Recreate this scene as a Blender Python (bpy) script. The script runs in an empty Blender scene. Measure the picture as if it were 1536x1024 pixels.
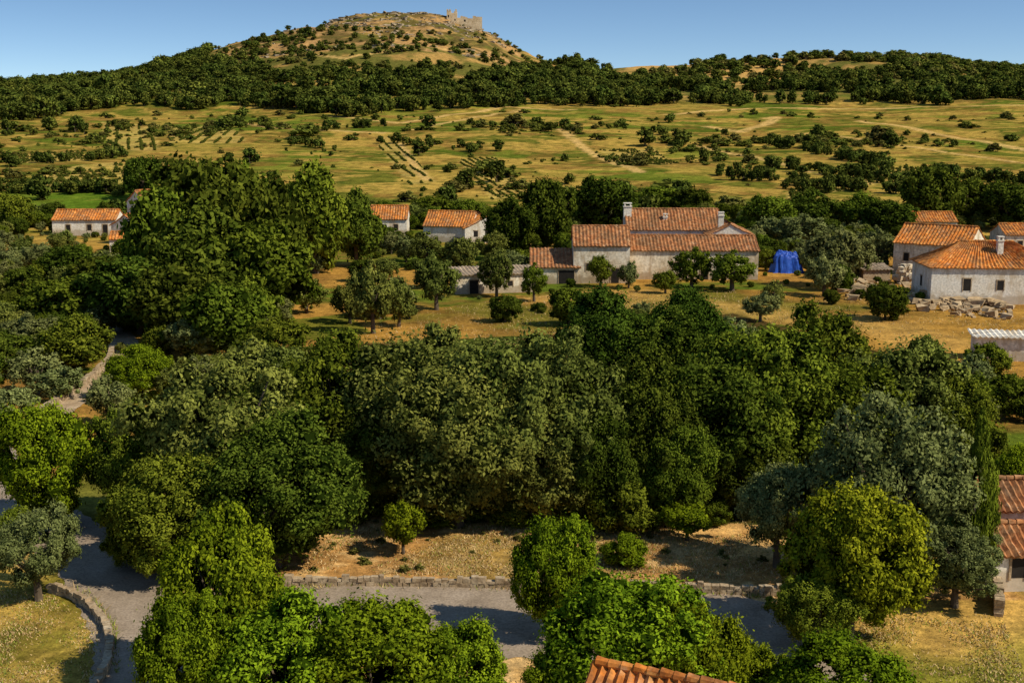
import bpy, math, numpy as np
from mathutils import Vector, Matrix
rs = np.random.RandomState(7)
scene = bpy.context.scene
F=1809.0; CH=22.0; PITCH=math.radians(10.1)

def lin(r,g,b,k=1.0):
    o=[]
    for v in (r,g,b):
        v/=255.0
        o.append(k*(v/12.92 if v<=0.04045 else ((v+0.055)/1.055)**2.4))
    return tuple(o)

# ------------------------------------------------------------ noise / terrain
def h2(ix,iy):
    s=np.sin(ix*127.1+iy*311.7)*43758.5453
    return s-np.floor(s)
def vn(x,y):
    xi=np.floor(x); yi=np.floor(y); fx=x-xi; fy=y-yi
    fx=fx*fx*(3-2*fx); fy=fy*fy*(3-2*fy)
    a=h2(xi,yi); b=h2(xi+1,yi); c=h2(xi,yi+1); d=h2(xi+1,yi+1)
    return (a*(1-fx)+b*fx)*(1-fy)+(c*(1-fx)+d*fx)*fy
def fbm(x,y,o=4):
    s=0; a=0.5; t=0
    for i in range(o):
        s=s+a*vn(x+i*17.3,y-i*9.1); t+=a; a*=0.5; x=x*2.03; y=y*2.03
    return s/t
def sst(a,b,x):
    t=np.clip((x-a)/(b-a),0,1); return t*t*(3-2*t)

_yb=np.arange(-300,5000,5.0)
_zb=np.interp(_yb,[-300,185,215,250,330,450,600,5000],[0,0,.6,2.2,7,16,28,28])
_zb=np.convolve(np.pad(_zb,4,mode='edge'),np.ones(9)/9,mode='valid')
def rowz(row,y):
    a=math.atan((row-512)/F)+PITCH
    return CH-y*math.tan(a)
# skyline of the land, height of the ridge 1 km away (x in metres)
SK=[(-900,150),(-300,145),(0,136),(150,124),(250,116),(300,102),(335,84),(385,64),(440,50),(485,42),(510,34),(545,27),(585,23),(655,25),(690,36),(720,42),(742,55),(768,74),(800,89),(850,97),(900,103),(950,99),(1050,94),(1150,88),(1250,86),(1330,92),(1400,98),(1450,102),(1536,114),(1800,120),(2400,150)]
_kx=np.array([(p-768)/F*1000 for p,r in SK]); _kz=np.array([rowz(r,1000) for p,r in SK])
def H(x,y):
    x=np.asarray(x,float); y=np.asarray(y,float)
    b=np.interp(y,_yb,_zb)
    rg=np.interp(x,_kx,_kz)
    s=np.clip((y-600)/400,0,1)
    f=s*0.75+0.25*s*s*(3-2*s)
    z=b+(rg-28)*f
    z=z-np.clip(y-1000,0,400)*0.22*np.clip((z)/60,0,1)
    amp=sst(190,420,y)*2.2+sst(600,800,y)*3.0*(1-sst(900,1000,y)*0.6)
    z=z+amp*(fbm(x*0.012+5,y*0.012,4)-0.5)*2
    hh=sst(760,880,y)*sst(60,85,rg)
    z=z+hh*(3.6*(1-np.abs(fbm(x*.03,y*.022,4)*2-1)*2)-1.6)
    z=z+sst(75,110,y)*0.5*(fbm(x*0.05,y*0.05,3)-0.5)
    return z

def ray(px,row):
    X=(px-768)/F; Y=(512-row)/F
    cp,sp=math.cos(PITCH),math.sin(PITCH)
    return X, cp+Y*sp, -sp+Y*cp
_t=np.geomspace(25,2500,2500)
def P(px,row):
    dx,dy,dz=ray(px,row)
    x=dx*_t; y=dy*_t; z=CH+dz*_t
    d=z-H(x,y)
    i=np.argmax(d<0)
    if d[i]>=0: i=len(_t)-1
    if i==0: i=1
    k=d[i-1]/(d[i-1]-d[i]); t=_t[i-1]+k*(_t[i]-_t[i-1])
    X=dx*t; Yy=dy*t
    return np.array([X,Yy,float(H(X,Yy))])
def bearing(x,y,z):
    cp,sp=math.cos(PITCH),math.sin(PITCH)
    zz=z-CH
    d=y*cp-zz*sp; u=y*sp+zz*cp
    d=np.where(d<1,1,d)
    return 768+F*x/d, 512-F*u/d

# ------------------------------------------------------------ helpers
def mesh_obj(name,verts,faces,mats=(),midx=None,smooth=False,tint=None,parent=None):
    me=bpy.data.meshes.new(name)
    me.from_pydata([tuple(v) for v in verts] if not isinstance(verts,np.ndarray) else verts.tolist(),[],faces if isinstance(faces,list) else faces.tolist())
    for m in mats: me.materials.append(m)
    if midx is not None: me.polygons.foreach_set('material_index',np.asarray(midx,dtype=np.int32))
    if smooth: me.polygons.foreach_set('use_smooth',np.ones(len(me.polygons),dtype=bool))
    if tint is not None:
        a=me.attributes.new('tint','FLOAT','FACE'); a.data.foreach_set('value',np.asarray(tint,dtype=np.float32))
    me.update()
    ob=bpy.data.objects.new(name,me); scene.collection.objects.link(ob)
    if parent: ob.parent=parent
    return ob
def empty(name,loc,yaw=0):
    e=bpy.data.objects.new(name,None); scene.collection.objects.link(e)
    e.location=loc; e.rotation_euler=(0,0,yaw); e.empty_display_size=0.5
    return e

def nt(name):
    m=bpy.data.materials.new(name); m.use_nodes=True; t=m.node_tree; t.nodes.clear()
    o=t.nodes.new('ShaderNodeOutputMaterial'); return m,t,o
def N(t,ty,**k):
    n=t.nodes.new(ty)
    for a,b in k.items(): setattr(n,a,b)
    return n
def ramp(t,src,stops):
    r=N(t,'ShaderNodeValToRGB')
    el=r.color_ramp.elements
    while len(el)<len(stops): el.new(0.5)
    for e,(p,c) in zip(el,stops): e.position=p; e.color=(*c,1) if len(c)==3 else c
    t.links.new(src,r.inputs[0]); return r.outputs[0]
def noise(t,vec,scale,detail=4,rough=0.6):
    n=N(t,'ShaderNodeTexNoise'); n.inputs['Scale'].default_value=scale; n.inputs['Detail'].default_value=detail; n.inputs['Roughness'].default_value=rough
    if vec is not None: t.links.new(vec,n.inputs['Vector'])
    return n.outputs['Fac']
def mixc(t,a,b,fac,mode='MIX'):
    m=N(t,'ShaderNodeMix',data_type='RGBA',blend_type=mode)
    for s,v in ((m.inputs[6],a),(m.inputs[7],b),(m.inputs[0],fac)):
        if isinstance(v,(float,int)): s.default_value=v
        elif isinstance(v,tuple): s.default_value=(*v,1)
        else: t.links.new(v,s)
    return m.outputs[2]

def leaf_mat(name,dark,light,trans=0.20,nmix=0.5):
    m,t,o=nt(name)
    a=N(t,'ShaderNodeAttribute',attribute_name='tint')
    oi=N(t,'ShaderNodeObjectInfo')
    col=ramp(t,a.outputs['Fac'],[(0,tuple(c*0.4 for c in dark)),(0.12,dark),(1,light)])  # lowest stop darkens the crown cores: shade painted into the leaf colour
    hs=N(t,'ShaderNodeHueSaturation')
    mr=N(t,'ShaderNodeMapRange'); mr.inputs[3].default_value=0.476; mr.inputs[4].default_value=0.508
    t.links.new(oi.outputs['Random'],mr.inputs[0]); t.links.new(mr.outputs[0],hs.inputs['Hue'])
    mv=N(t,'ShaderNodeMapRange'); mv.inputs[3].default_value=0.80; mv.inputs[4].default_value=1.25
    mu=N(t,'ShaderNodeMath',operation='MULTIPLY'); mu.inputs[1].default_value=7.31
    fr=N(t,'ShaderNodeMath',operation='FRACT')
    t.links.new(oi.outputs['Random'],mu.inputs[0]); t.links.new(mu.outputs[0],fr.inputs[0]); t.links.new(fr.outputs[0],mv.inputs[0])
    t.links.new(mv.outputs[0],hs.inputs['Value'])
    t.links.new(col,hs.inputs['Color'])
    na=N(t,'ShaderNodeAttribute',attribute_name='nout'); vt=N(t,'ShaderNodeVectorTransform',vector_type='NORMAL',convert_from='OBJECT',convert_to='WORLD')
    t.links.new(na.outputs['Vector'],vt.inputs[0]); ge=N(t,'ShaderNodeNewGeometry')
    mm=N(t,'ShaderNodeMix',data_type='VECTOR'); mm.inputs[0].default_value=nmix
    t.links.new(ge.outputs['Normal'],mm.inputs[4]); t.links.new(vt.outputs[0],mm.inputs[5])
    nz=N(t,'ShaderNodeVectorMath',operation='NORMALIZE'); t.links.new(mm.outputs[1],nz.inputs[0])
    d=N(t,'ShaderNodeBsdfDiffuse')
    tr=N(t,'ShaderNodeBsdfTranslucent'); mx=N(t,'ShaderNodeMixShader'); mx.inputs[0].default_value=trans
    t.links.new(nz.outputs[0],d.inputs['Normal'])
    t.links.new(hs.outputs[0],d.inputs['Color']); t.links.new(hs.outputs[0],tr.inputs['Color'])
    t.links.new(d.outputs[0],mx.inputs[1]); t.links.new(tr.outputs[0],mx.inputs[2]); t.links.new(mx.outputs[0],o.inputs[0])
    return m
LM={
 'bright':leaf_mat('leaves_bright',(0.055,0.098,0.005),(0.265,0.355,0.014)),
 'yellow':leaf_mat('leaves_yellow',(0.09,0.13,0.006),(0.35,0.40,0.02)),
 'mid':leaf_mat('leaves_mid',(0.042,0.068,0.006),(0.205,0.255,0.022)),
 'dark':leaf_mat('leaves_dark',(0.026,0.045,0.005),(0.135,0.175,0.018)),
 'deep':leaf_mat('leaves_deep',(0.020,0.040,0.005),(0.095,0.150,0.015)),
 'olive':leaf_mat('leaves_olive',(0.060,0.078,0.020),(0.29,0.315,0.100)),
 'grey':leaf_mat('leaves_greygreen',(0.045,0.064,0.010),(0.24,0.265,0.050)),
 'forest':leaf_mat('leaves_forest',(0.030,0.048,0.008),(0.125,0.155,0.024)),
 'forest2':leaf_mat('leaves_forest_light',(0.055,0.078,0.012),(0.200,0.230,0.036)),
 'scrub':leaf_mat('leaves_scrub',(0.060,0.082,0.011),(0.20,0.225,0.036)),
 'brush':leaf_mat('leaves_brush',(0.10,0.098,0.02),(0.27,0.255,0.055)),
}
def simple_mat(name,stops,scale,rough=0.9,bump=0.3,scale2=None,bscale=None,stain=None):
    m,t,o=nt(name)
    tc=N(t,'ShaderNodeTexCoord')
    n=noise(t,tc.outputs['Object'],scale,6,0.65)
    c=ramp(t,n,stops)
    if scale2:
        n2=noise(t,tc.outputs['Object'],scale2,3)
        c=mixc(t,c,ramp(t,n2,[(0.3,(0.65,0.65,0.65)),(0.7,(1.15,1.15,1.15))]),1.0,'MULTIPLY')
    if stain:
        mp=N(t,'ShaderNodeMapping'); mp.inputs['Scale'].default_value=(1,1,.3); t.links.new(tc.outputs['Object'],mp.inputs[0])
        c=mixc(t,c,stain,ramp(t,noise(t,mp.outputs[0],.8,6,.7),[(.50,(0,0,0)),(.62,(.8,.8,.8))]))
        sx=N(t,'ShaderNodeSeparateXYZ'); t.links.new(tc.outputs['Object'],sx.inputs[0])
        ad=N(t,'ShaderNodeMath',operation='MULTIPLY_ADD'); ad.inputs[1].default_value=-1.6; t.links.new(noise(t,tc.outputs['Object'],1.4,4),ad.inputs[0]); t.links.new(sx.outputs['Z'],ad.inputs[2])
        c=mixc(t,c,tuple(v*.8 for v in stain),ramp(t,ad.outputs[0],[(0,(.7,.7,.7)),(.35,(0,0,0))]))
    p=N(t,'ShaderNodeBsdfPrincipled'); p.inputs['Roughness'].default_value=rough; p.inputs['Specular IOR Level'].default_value=0.2
    t.links.new(c,p.inputs['Base Color'])
    if bump:
        b=N(t,'ShaderNodeBump'); b.inputs['Strength'].default_value=bump; b.inputs['Distance'].default_value=0.05
        t.links.new(noise(t,tc.outputs['Object'],bscale or scale*4,4),b.inputs['Height']); t.links.new(b.outputs[0],p.inputs['Normal'])
    t.links.new(p.outputs[0],o.inputs[0]); return m
BARK=simple_mat('bark',[(0.3,(0.06,0.042,0.026)),(0.7,(0.17,0.13,0.085))],6)
PLASTER=simple_mat('old_plaster',[(0.3,(0.44,0.32,0.19)),(0.42,(0.66,0.54,0.37)),(0.56,(0.80,0.70,0.53)),(0.8,(0.84,0.77,0.63))],0.45,scale2=3.0,stain=(.40,.29,.17))
WHITE=simple_mat('whitewash',[(0.3,(0.60,0.50,0.36)),(0.48,(0.80,0.73,0.60)),(0.8,(0.85,0.81,0.72))],0.6,scale2=4.0,stain=(.52,.41,.27))
STONE=simple_mat('stone',[(0.25,(0.20,0.13,0.07)),(0.5,(0.41,0.30,0.18)),(0.75,(0.56,0.45,0.30))],1.4,scale2=6.0,bump=0.6)
CASTLE=simple_mat('castle_stone',[(0.25,(0.40,0.29,0.16)),(0.5,(0.60,0.46,0.28)),(0.75,(0.72,0.58,0.39))],.3,scale2=1.5,bump=0.6)
ROCK=simple_mat('hill_rock',[(0.25,(0.20,0.145,0.085)),(0.5,(0.34,0.26,0.16)),(0.75,(0.45,0.36,0.24))],.3,scale2=1.5,bump=0.6)
GREYROOF=simple_mat('weathered_roof',[(0.3,(0.28,0.20,0.13)),(0.7,(0.48,0.37,0.25))],1.2,scale2=4.0)
DARK=simple_mat('dark_opening',[(0.3,(0.012,0.010,0.009)),(0.7,(0.03,0.025,0.02))],2,bump=0)
TARP=simple_mat('blue_tarp',[(0.3,(0.010,0.04,0.27)),(0.7,(0.025,0.10,0.46))],1.2,rough=0.45,bump=0.5)
def tile_mat(name,a,b,c,vs,lich=.75):
    m,t,o=nt(name); tc=N(t,'ShaderNodeTexCoord')
    v=N(t,'ShaderNodeTexVoronoi'); v.inputs['Scale'].default_value=vs; t.links.new(tc.outputs['Object'],v.inputs['Vector'])
    sp=N(t,'ShaderNodeSeparateColor'); t.links.new(v.outputs['Color'],sp.inputs[0])
    col=ramp(t,sp.outputs[0],[(0,a),(0.55,b),(1,c)])
    n=noise(t,tc.outputs['Object'],0.5,5,0.7)
    col=mixc(t,col,(0.21,0.11,0.05),ramp(t,n,[(0.44,(0,0,0)),(0.62,(lich,lich,lich))]))
    n3=noise(t,tc.outputs['Object'],1.1,5,0.75)
    col=mixc(t,col,(0.56,0.37,0.21),ramp(t,n3,[(0.54,(0,0,0)),(0.70,(.65,.65,.65))]))
    n2=noise(t,tc.outputs['Object'],2.5,4,0.7)
    col=mixc(t,col,ramp(t,n2,[(0.35,(0.55,0.55,0.55)),(0.65,(1.15,1.15,1.15))]),1.0,'MULTIPLY')
    p=N(t,'ShaderNodeBsdfPrincipled'); p.inputs['Roughness'].default_value=0.9; p.inputs['Specular IOR Level'].default_value=0.1
    b_=N(t,'ShaderNodeBump'); b_.inputs['Strength'].default_value=0.5; b_.inputs['Distance'].default_value=0.06
    t.links.new(v.outputs['Distance'],b_.inputs['Height']); t.links.new(b_.outputs[0],p.inputs['Normal'])
    t.links.new(col,p.inputs['Base Color']); t.links.new(p.outputs[0],o.inputs[0]); return m
TILE=tile_mat('terracotta_old',(0.26,0.10,0.04),(0.40,0.155,0.055),(0.50,0.24,0.10),2.6,.9)
TILE_B=tile_mat('terracotta_bright',(0.44,0.14,0.03),(0.62,0.20,0.035),(0.70,0.31,0.08),2.6,.75)

# ------------------------------------------------------------ trees
def tube(V,Fc,p0,p1,r0,r1,n=6):
    p0=np.array(p0,float);p1=np.array(p1,float); d=p1-p0; d/=np.linalg.norm(d)+1e-9
    a=np.cross(d,[0.3,0.9,0.1]); a/=np.linalg.norm(a); b=np.cross(d,a); s=len(V)
    for p,r in ((p0,r0),(p1,r1)):
        for i in range(n):
            q=2*math.pi*i/n; V.append(p+r*(a*math.cos(q)+b*math.sin(q)))
    for i in range(n):
        j=(i+1)%n; Fc.append([s+i,s+j,s+n+j,s+n+i])
def tree_mesh(name,seed,zlo=0.12,nl=90,lr=(0.07,0.14),per=400,ls=0.02,shape='round',tr=0.03,core=0.8,asym=.3,loose=0.0):
    r=np.random.RandomState(seed)
    d=r.normal(size=(nl,3)); d/=np.linalg.norm(d,axis=1)[:,None]
    rho=r.uniform(0.25,1,nl)**0.42
    R=r.uniform(lr[0],lr[1],nl)
    hz=(1-zlo)/2; cz=(1+zlo)/2
    irr=(1-asym*.6)+asym*1.2*fbm(d[:,0]*1.6+seed,d[:,1]*1.6+d[:,2]*2.1,2)
    C=d*(rho*irr)[:,None]
    C[:,0]*=(0.5-R*0.7); C[:,1]*=(0.5-R*0.7); C[:,2]=cz+C[:,2]*(hz-R*0.6)
    if shape=='cone':
        k=np.clip(1.15-((C[:,2]-zlo)/(1-zlo))**1.3,0.15,1); C[:,0]*=k; C[:,1]*=k; R=R*np.clip(k,0.5,1)
    if shape=='dome':
        up=(C[:,2]-zlo)/(1-zlo); k=np.clip(1.25-0.6*up**2,0.4,1.15); C[:,:2]*=k[:,None]
    if shape=='pine':
        up=(C[:,2]-zlo)/(1-zlo); k=np.clip(1.1-0.75*up,0.2,1); C[:,:2]*=k[:,None]
    V=[];Fc=[];
    lean=r.uniform(-0.04,0.04,2)
    top=np.array([lean[0],lean[1],zlo+0.35*(1-zlo)])
    mid=np.array([lean[0]*0.3+0.01,lean[1]*0.3,zlo*0.6+0.03])
    tube(V,Fc,[0,0,-0.06],mid,tr*1.25,tr,8); tube(V,Fc,mid,top,tr,tr*0.6,8)
    for i in r.choice(nl,min(12,nl),replace=False):
        a=mid+(top-mid)*r.uniform(0.1,1)
        m2=(a+C[i])/2+[0,0,0.02]
        tube(V,Fc,a,m2,tr*0.42,tr*0.28,5); tube(V,Fc,m2,C[i],tr*0.28,tr*0.1,5)
    nb=len(Fc)
    tint=[0.0]*nb; NO=[[0,0,1]]*nb
    lobe_t=r.uniform(0,1,nl)
    if core>0:  # inner blobs in the darkest tint, painted shade for gaps between leaf clumps
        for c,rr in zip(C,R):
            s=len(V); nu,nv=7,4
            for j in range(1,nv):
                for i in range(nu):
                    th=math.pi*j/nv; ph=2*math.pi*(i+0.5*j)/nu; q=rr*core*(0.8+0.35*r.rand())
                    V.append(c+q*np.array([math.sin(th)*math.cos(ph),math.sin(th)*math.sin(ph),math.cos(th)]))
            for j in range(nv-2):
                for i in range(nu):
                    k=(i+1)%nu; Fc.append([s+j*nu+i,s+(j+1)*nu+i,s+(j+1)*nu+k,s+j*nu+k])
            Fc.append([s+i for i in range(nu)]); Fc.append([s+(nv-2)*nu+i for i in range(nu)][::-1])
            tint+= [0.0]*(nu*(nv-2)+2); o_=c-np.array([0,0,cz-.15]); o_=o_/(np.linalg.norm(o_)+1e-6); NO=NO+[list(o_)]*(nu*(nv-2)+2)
    V=np.array(V)
    n=nl*per
    li=np.repeat(np.arange(nl),per)
    dd=r.normal(size=(n,3)); dd/=np.linalg.norm(dd,axis=1)[:,None]
    out=C-np.array([0,0,cz-0.1]); on=out/(np.linalg.norm(out,axis=1)[:,None]+1e-6)
    keep=(dd*on[li]).sum(1)>-0.45+r.uniform(-.3,.3,n)
    li=li[keep]; dd=dd[keep]; n=len(li)
    rad=R[li]*(0.74+0.44*r.rand(n)**1.3)*(1+0.5*(vn(dd[:,0]*3+li,dd[:,1]*3+dd[:,2]*3)-0.5)*2)
    sp=r.rand(n)<0.09; rad=np.where(sp,rad*(1.15+.35*r.rand(n)),rad)
    p=C[li]+dd*rad[:,None]
    if shape=='pine': p[:,2]-=0.3*(np.hypot(p[:,0],p[:,1]))**1.5*0.3
    nn=dd+0.6*r.normal(size=(n,3))+np.array([0,0,0.25]); nn/=np.linalg.norm(nn,axis=1)[:,None]
    a=np.cross(nn,r.normal(size=(n,3))); a/=np.linalg.norm(a,axis=1)[:,None]; b=np.cross(nn,a)
    s1=ls*(0.6+0.8*r.rand(n))[:,None]; s2=s1*0.55
    Q=np.stack([p-a*s1,p-b*s2+a*s1*0.1,p+a*s1,p+b*s2+a*s1*0.1],axis=1).reshape(-1,3)
    fq=(np.arange(n*4).reshape(n,4)+len(V)).tolist()
    tl=np.clip(0.08+0.40*lobe_t[li]+0.62*r.rand(n)**1.6,0.1,1)
    no=dd*.65+on[li]*.55; no/=np.linalg.norm(no,axis=1)[:,None]+1e-6
    allV=np.concatenate([V,Q]); allF=Fc+fq
    me=bpy.data.meshes.new(name); me.from_pydata(allV.tolist(),[],allF)
    me.materials.append(BARK); me.materials.append(LM['mid'])
    mi=np.ones(len(allF),dtype=np.int32); mi[:nb]=0; me.polygons.foreach_set('material_index',mi)
    at=me.attributes.new('tint','FLOAT','FACE'); at.data.foreach_set('value',np.concatenate([np.array(tint),tl]).astype(np.float32))
    at=me.attributes.new('nout','FLOAT_VECTOR','FACE'); at.data.foreach_set('vector',np.concatenate([np.array(NO),no]).astype(np.float32).ravel())
    me.update(); return me
MS={
 'round_n':[tree_mesh('crown_a',s,0.10,170,(0.04,0.115),340,0.0125,asym=.65) for s in (1,2,3,4)],
 'dome_n':[tree_mesh('crown_d',s,0.04,170,(0.045,0.11),310,0.0125,'dome',asym=.4) for s in (11,12)],
 'fine_n':[tree_mesh('crown_f',s,0.05,200,(0.04,0.10),300,0.010,'dome',asym=.45) for s in (15,)],
 'olive_n':[tree_mesh('crown_o',s,0.18,150,(0.035,0.095),280,0.0125,'round',0.04,0.55,asym=.8) for s in (21,22,23)],
 'cone_n':[tree_mesh('crown_c',s,0.03,90,(0.06,0.14),300,0.018,'cone') for s in (31,)],
 'round_m':[tree_mesh('crown_am',s,0.12,110,(0.05,0.13),115,0.026,asym=.65) for s in (41,42,43,44)],
 'olive_m':[tree_mesh('crown_om',s,0.20,80,(0.045,0.12),95,0.028,'round',0.045,0.6,asym=.8) for s in (51,52,53)],
 'pine_m':[tree_mesh('crown_pm',s,0.15,110,(0.045,0.12),150,0.024,'pine',asym=.6) for s in (61,62)],
 'far':[tree_mesh('crown_far',s,0.06,18,(0.10,0.23),32,0.078,'round',0.03,0.85,asym=.9) for s in (71,72,73,74)],
 'shrub':[tree_mesh('crown_shrub',s,-0.12,14,(0.12,0.24),34,0.085,'dome',0.03,0.85,asym=.9) for s in (81,82)],
 'bush_n':[tree_mesh('crown_bush',s,-0.05,80,(0.07,0.15),240,0.022,'dome',asym=.5) for s in (91,92)],
 'small_n':[tree_mesh('crown_small',s,0.26,60,(0.06,0.14),150,0.030,'round',0.035,0.6,asym=.6) for s in (95,96)],
}
ti=[0]
def put(name,mesh,mat,loc,w,h):
    o=bpy.data.objects.new(name,mesh); scene.collection.objects.link(o)
    o.location=loc; o.scale=(w*rs.uniform(.90,1.12),w*rs.uniform(.90,1.12),h); o.rotation_euler=(0,0,rs.uniform(0,6.28))
    o.material_slots[1].link='OBJECT'; o.material_slots[1].material=LM[mat]
    return o
def T(kind,mat,px,base,top,wpx,name='broadleaf_tree'):
    b=P(px,base); y=b[1]
    dx,dy,dz=ray(px,top); k=y/dy; zt=CH+dz*k
    h=max(zt-b[2],0.5); w=wpx/F*k*1.0
    ti[0]+=1
    ms=MS[kind]; put(name,ms[ti[0]%len(ms)],mat,(b[0],b[1],b[2]-0.05),w*1.07,h*1.04)
# foreground bright trees
for a in [
 (345,1040,782,195),(290,1100,905,140),(430,1120,912,250),(560,1120,908,240),(690,1110,945,170),
 (945,1110,880,230),(1035,1110,905,160),(845,1120,985,130),(1120,1090,965,120)]:
    T('round_n','bright',*a)
T('round_n','bright',835,955,785,120)
T('dome_n','bright',1255,1150,966,240,'clipped_bush')
T('round_n','yellow',1272,965,735,205)
T('olive_n','mid',1222,985,865,130)
T('olive_n','olive',1325,880,612,250,'olive_tree')
T('olive_n','olive',1432,910,790,125,'olive_tree')
T('olive_n','olive',1165,850,692,125,'olive_tree')
T('cone_n','mid',1457,885,618,80,'cypress_tree')
T('dome_n','bright',1520,790,672,95,'garden_hedge')
T('olive_n','olive',58,900,765,130,'olive_tree')
T('round_n','bright',72,790,610,150)
T('round_n','mid',200,780,612,115)
T('fine_n','dark',415,850,622,250)
T('olive_n','grey',345,800,545,230)
T('round_n','mid',262,860,690,185); T('round_n','mid',300,830,760,120); T('dome_n','mid',200,850,770,80)
T('round_n','mid',535,775,690,90)
T('dome_n','bright',212,600,520,95)
# central grove
for k,m,*a in [
 ('round_n','mid',520,735,512,190),('round_n','grey',640,745,512,210),('olive_n','grey',735,775,508,240),('round_n','grey',690,790,560,210),
 ('olive_n','grey',850,770,525,200),('fine_n','dark',960,770,535,190),('round_n','grey',800,785,600,170),('round_n','dark',1060,760,545,200),
 ('dome_n','deep',905,610,440,165),('dome_n','deep',1025,610,440,160),('round_n','dark',980,620,470,150),
 ('round_n','mid',1135,745,500,230),('dome_n','mid',1215,690,472,190),('round_n','mid',1240,740,545,190),('round_n','grey',1335,720,515,200),
 ('dome_n','mid',1430,730,572,140),('round_n','dark',1390,670,560,150),('round_n','mid',450,700,560,160),('round_n','dark',590,760,600,160),
 ('round_n','dark',900,790,620,140),('round_n','mid',1010,790,640,120),('dome_n','dark',1120,770,640,140),('dome_n','grey',650,560,508,120),
 ('round_n','mid',590,700,535,150),('round_n','mid',770,700,530,150)]:
    T(k,m,*a)
for m,*a in [('mid',860,785,725,80),('mid',930,795,700,100),('mid',985,780,710,90),('mid',705,775,735,80),('bright',640,785,755,80),('mid',560,770,710,80),
             ('mid',770,785,745,80),('bright',935,845,798,64),('mid',1075,785,750,50),('mid',520,785,745,60)]:
    T('bush_n',m,*a,'shrub')
T('small_n','bright',605,830,754,70,'small_tree'); T('small_n','bright',1030,810,756,76,'small_tree')
T('bush_n','mid',30,820,760,60,'shrub'); 
# middle distance big trees
for k,m,*a in [
 ('round_m','dark',325,470,238,180),('round_m','mid',245,480,285,140),('round_m','dark',395,470,275,140),('round_m','dark',300,490,320,160),('round_m','mid',385,490,335,140),('round_m','dark',285,455,252,110),
 ('pine_m','mid',475,410,246,120),('pine_m','dark',535,400,290,95),('round_m','dark',210,500,385,150),('round_m','dark',265,525,400,140),('round_m','mid',100,500,420,110),('round_m','mid',112,560,480,100),
 ('round_m','dark',215,300,235,55),('round_m','mid',340,545,430,120),('round_m','mid',420,560,480,90),('round_m','mid',380,440,260,110),('round_m','dark',150,440,385,80),('round_m','dark',100,430,370,80),
 ('round_m','mid',20,350,292,60),('olive_m','olive',35,545,475,90),('olive_m','olive',60,590,525,80),('olive_m','olive',20,640,580,90),('olive_m','olive',300,545,470,90),('olive_m','olive',90,600,550,70),('olive_m','olive',165,640,565,80),
 ('round_m','dark',820,375,270,75),('round_m','dark',900,350,268,85),('round_m','dark',765,380,300,70),('round_m','mid',985,320,280,80),('round_m','dark',1040,325,283,60),
 ('round_m','mid',1148,355,295,80),('round_m','dark',1210,350,288,80),('round_m','dark',1395,345,250,75),('round_m','dark',1450,335,268,80),('round_m','dark',1510,345,275,80),('round_m','mid',1290,350,292,70),('round_m','dark',1330,360,300,70),
 ('round_m','mid',700,345,300,60),('round_m','mid',650,330,295,55),('round_m','mid',450,320,280,60),
 ('olive_m','grey',560,500,402,65),('olive_m','grey',525,485,420,50),('olive_m','grey',598,490,418,55),('olive_m','grey',655,465,385,60),('olive_m','grey',460,470,415,50),
 ('olive_m','grey',745,445,380,52),('olive_m','mid',801,452,400,42),('olive_m','mid',1037,432,372,58),('olive_m','mid',900,430,383,38),('olive_m','mid',1098,436,382,66),('olive_m','olive',943,432,393,32),('olive_m','mid',998,440,405,36),
 ('olive_m','olive',1140,482,440,50),('olive_m','olive',1195,372,322,80),('olive_m','olive',1250,430,345,80),('olive_m','olive',1236,445,385,50),('olive_m','olive',1280,420,350,60),('olive_m','olive',1155,368,325,45),('olive_m','olive',1320,400,345,60),
 ('olive_m','grey',640,400,350,50),('olive_m','grey',690,415,355,60),('olive_m','grey',735,390,350,50),('olive_m','grey',1160,465,422,35),('olive_m','mid',1350,470,440,24),
 ('round_m','mid',1480,570,515,60),('olive_m','mid',1390,545,505,40),('olive_m','grey',1060,560,480,60),('round_m','mid',375,520,425,80),
 ]:
    T(k,m,*a,*( ('olive_tree',) if k=='olive_m' else (('pine_tree',) if k=='pine_m' else ())))

# ---- scattered masses (instanced)
def scatter(name,pts,sizes,mesh,mat,asp=1.0):
    pts=np.asarray(pts); n=len(pts)
    if n==0: return
    z=H(pts[:,0],pts[:,1])-0.1
    th=rs.uniform(0,6.28,n); V=np.zeros((n,4,3))
    for i,(a,b) in enumerate(((-.5,-.5),(.5,-.5),(.5,.5),(-.5,.5))):
        V[:,i,0]=pts[:,0]+sizes*(a*np.cos(th)-b*np.sin(th)); V[:,i,1]=pts[:,1]+sizes*(a*np.sin(th)+b*np.cos(th)); V[:,i,2]=z
    p=mesh_obj(name,V.reshape(-1,3),np.arange(n*4).reshape(n,4))
    p.instance_type='FACES'; p.use_instance_faces_scale=True; p.show_instancer_for_render=False; p.show_instancer_for_viewport=False
    c=bpy.data.objects.new('plant_template',mesh); scene.collection.objects.link(c); c.parent=p; c.scale=(asp,asp,1)
    if len(mesh.materials)>1: c.material_slots[1].link='OBJECT'; c.material_slots[1].material=LM[mat]
def rnd(n,x0,x1,y0,y1): return np.stack([rs.uniform(x0,x1,n),rs.uniform(y0,y1,n)],1)
def ang(p): return bearing(p[:,0],p[:,1],H(p[:,0],p[:,1]))
def multi(name,q,sz,kinds):
    ki=rs.randint(0,len(kinds),len(q))
    for k,(ms,mt,asp) in enumerate(kinds):
        s=ki==k; scatter(name,q[s],sz[s],ms,mt,asp)
FARK=[(MS['far'][0],'forest',1.1),(MS['far'][1],'forest',.85),(MS['far'][2],'forest2',1.15),(MS['far'][3],'forest',1.4),(MS['far'][0],'forest2',.8)]
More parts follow.
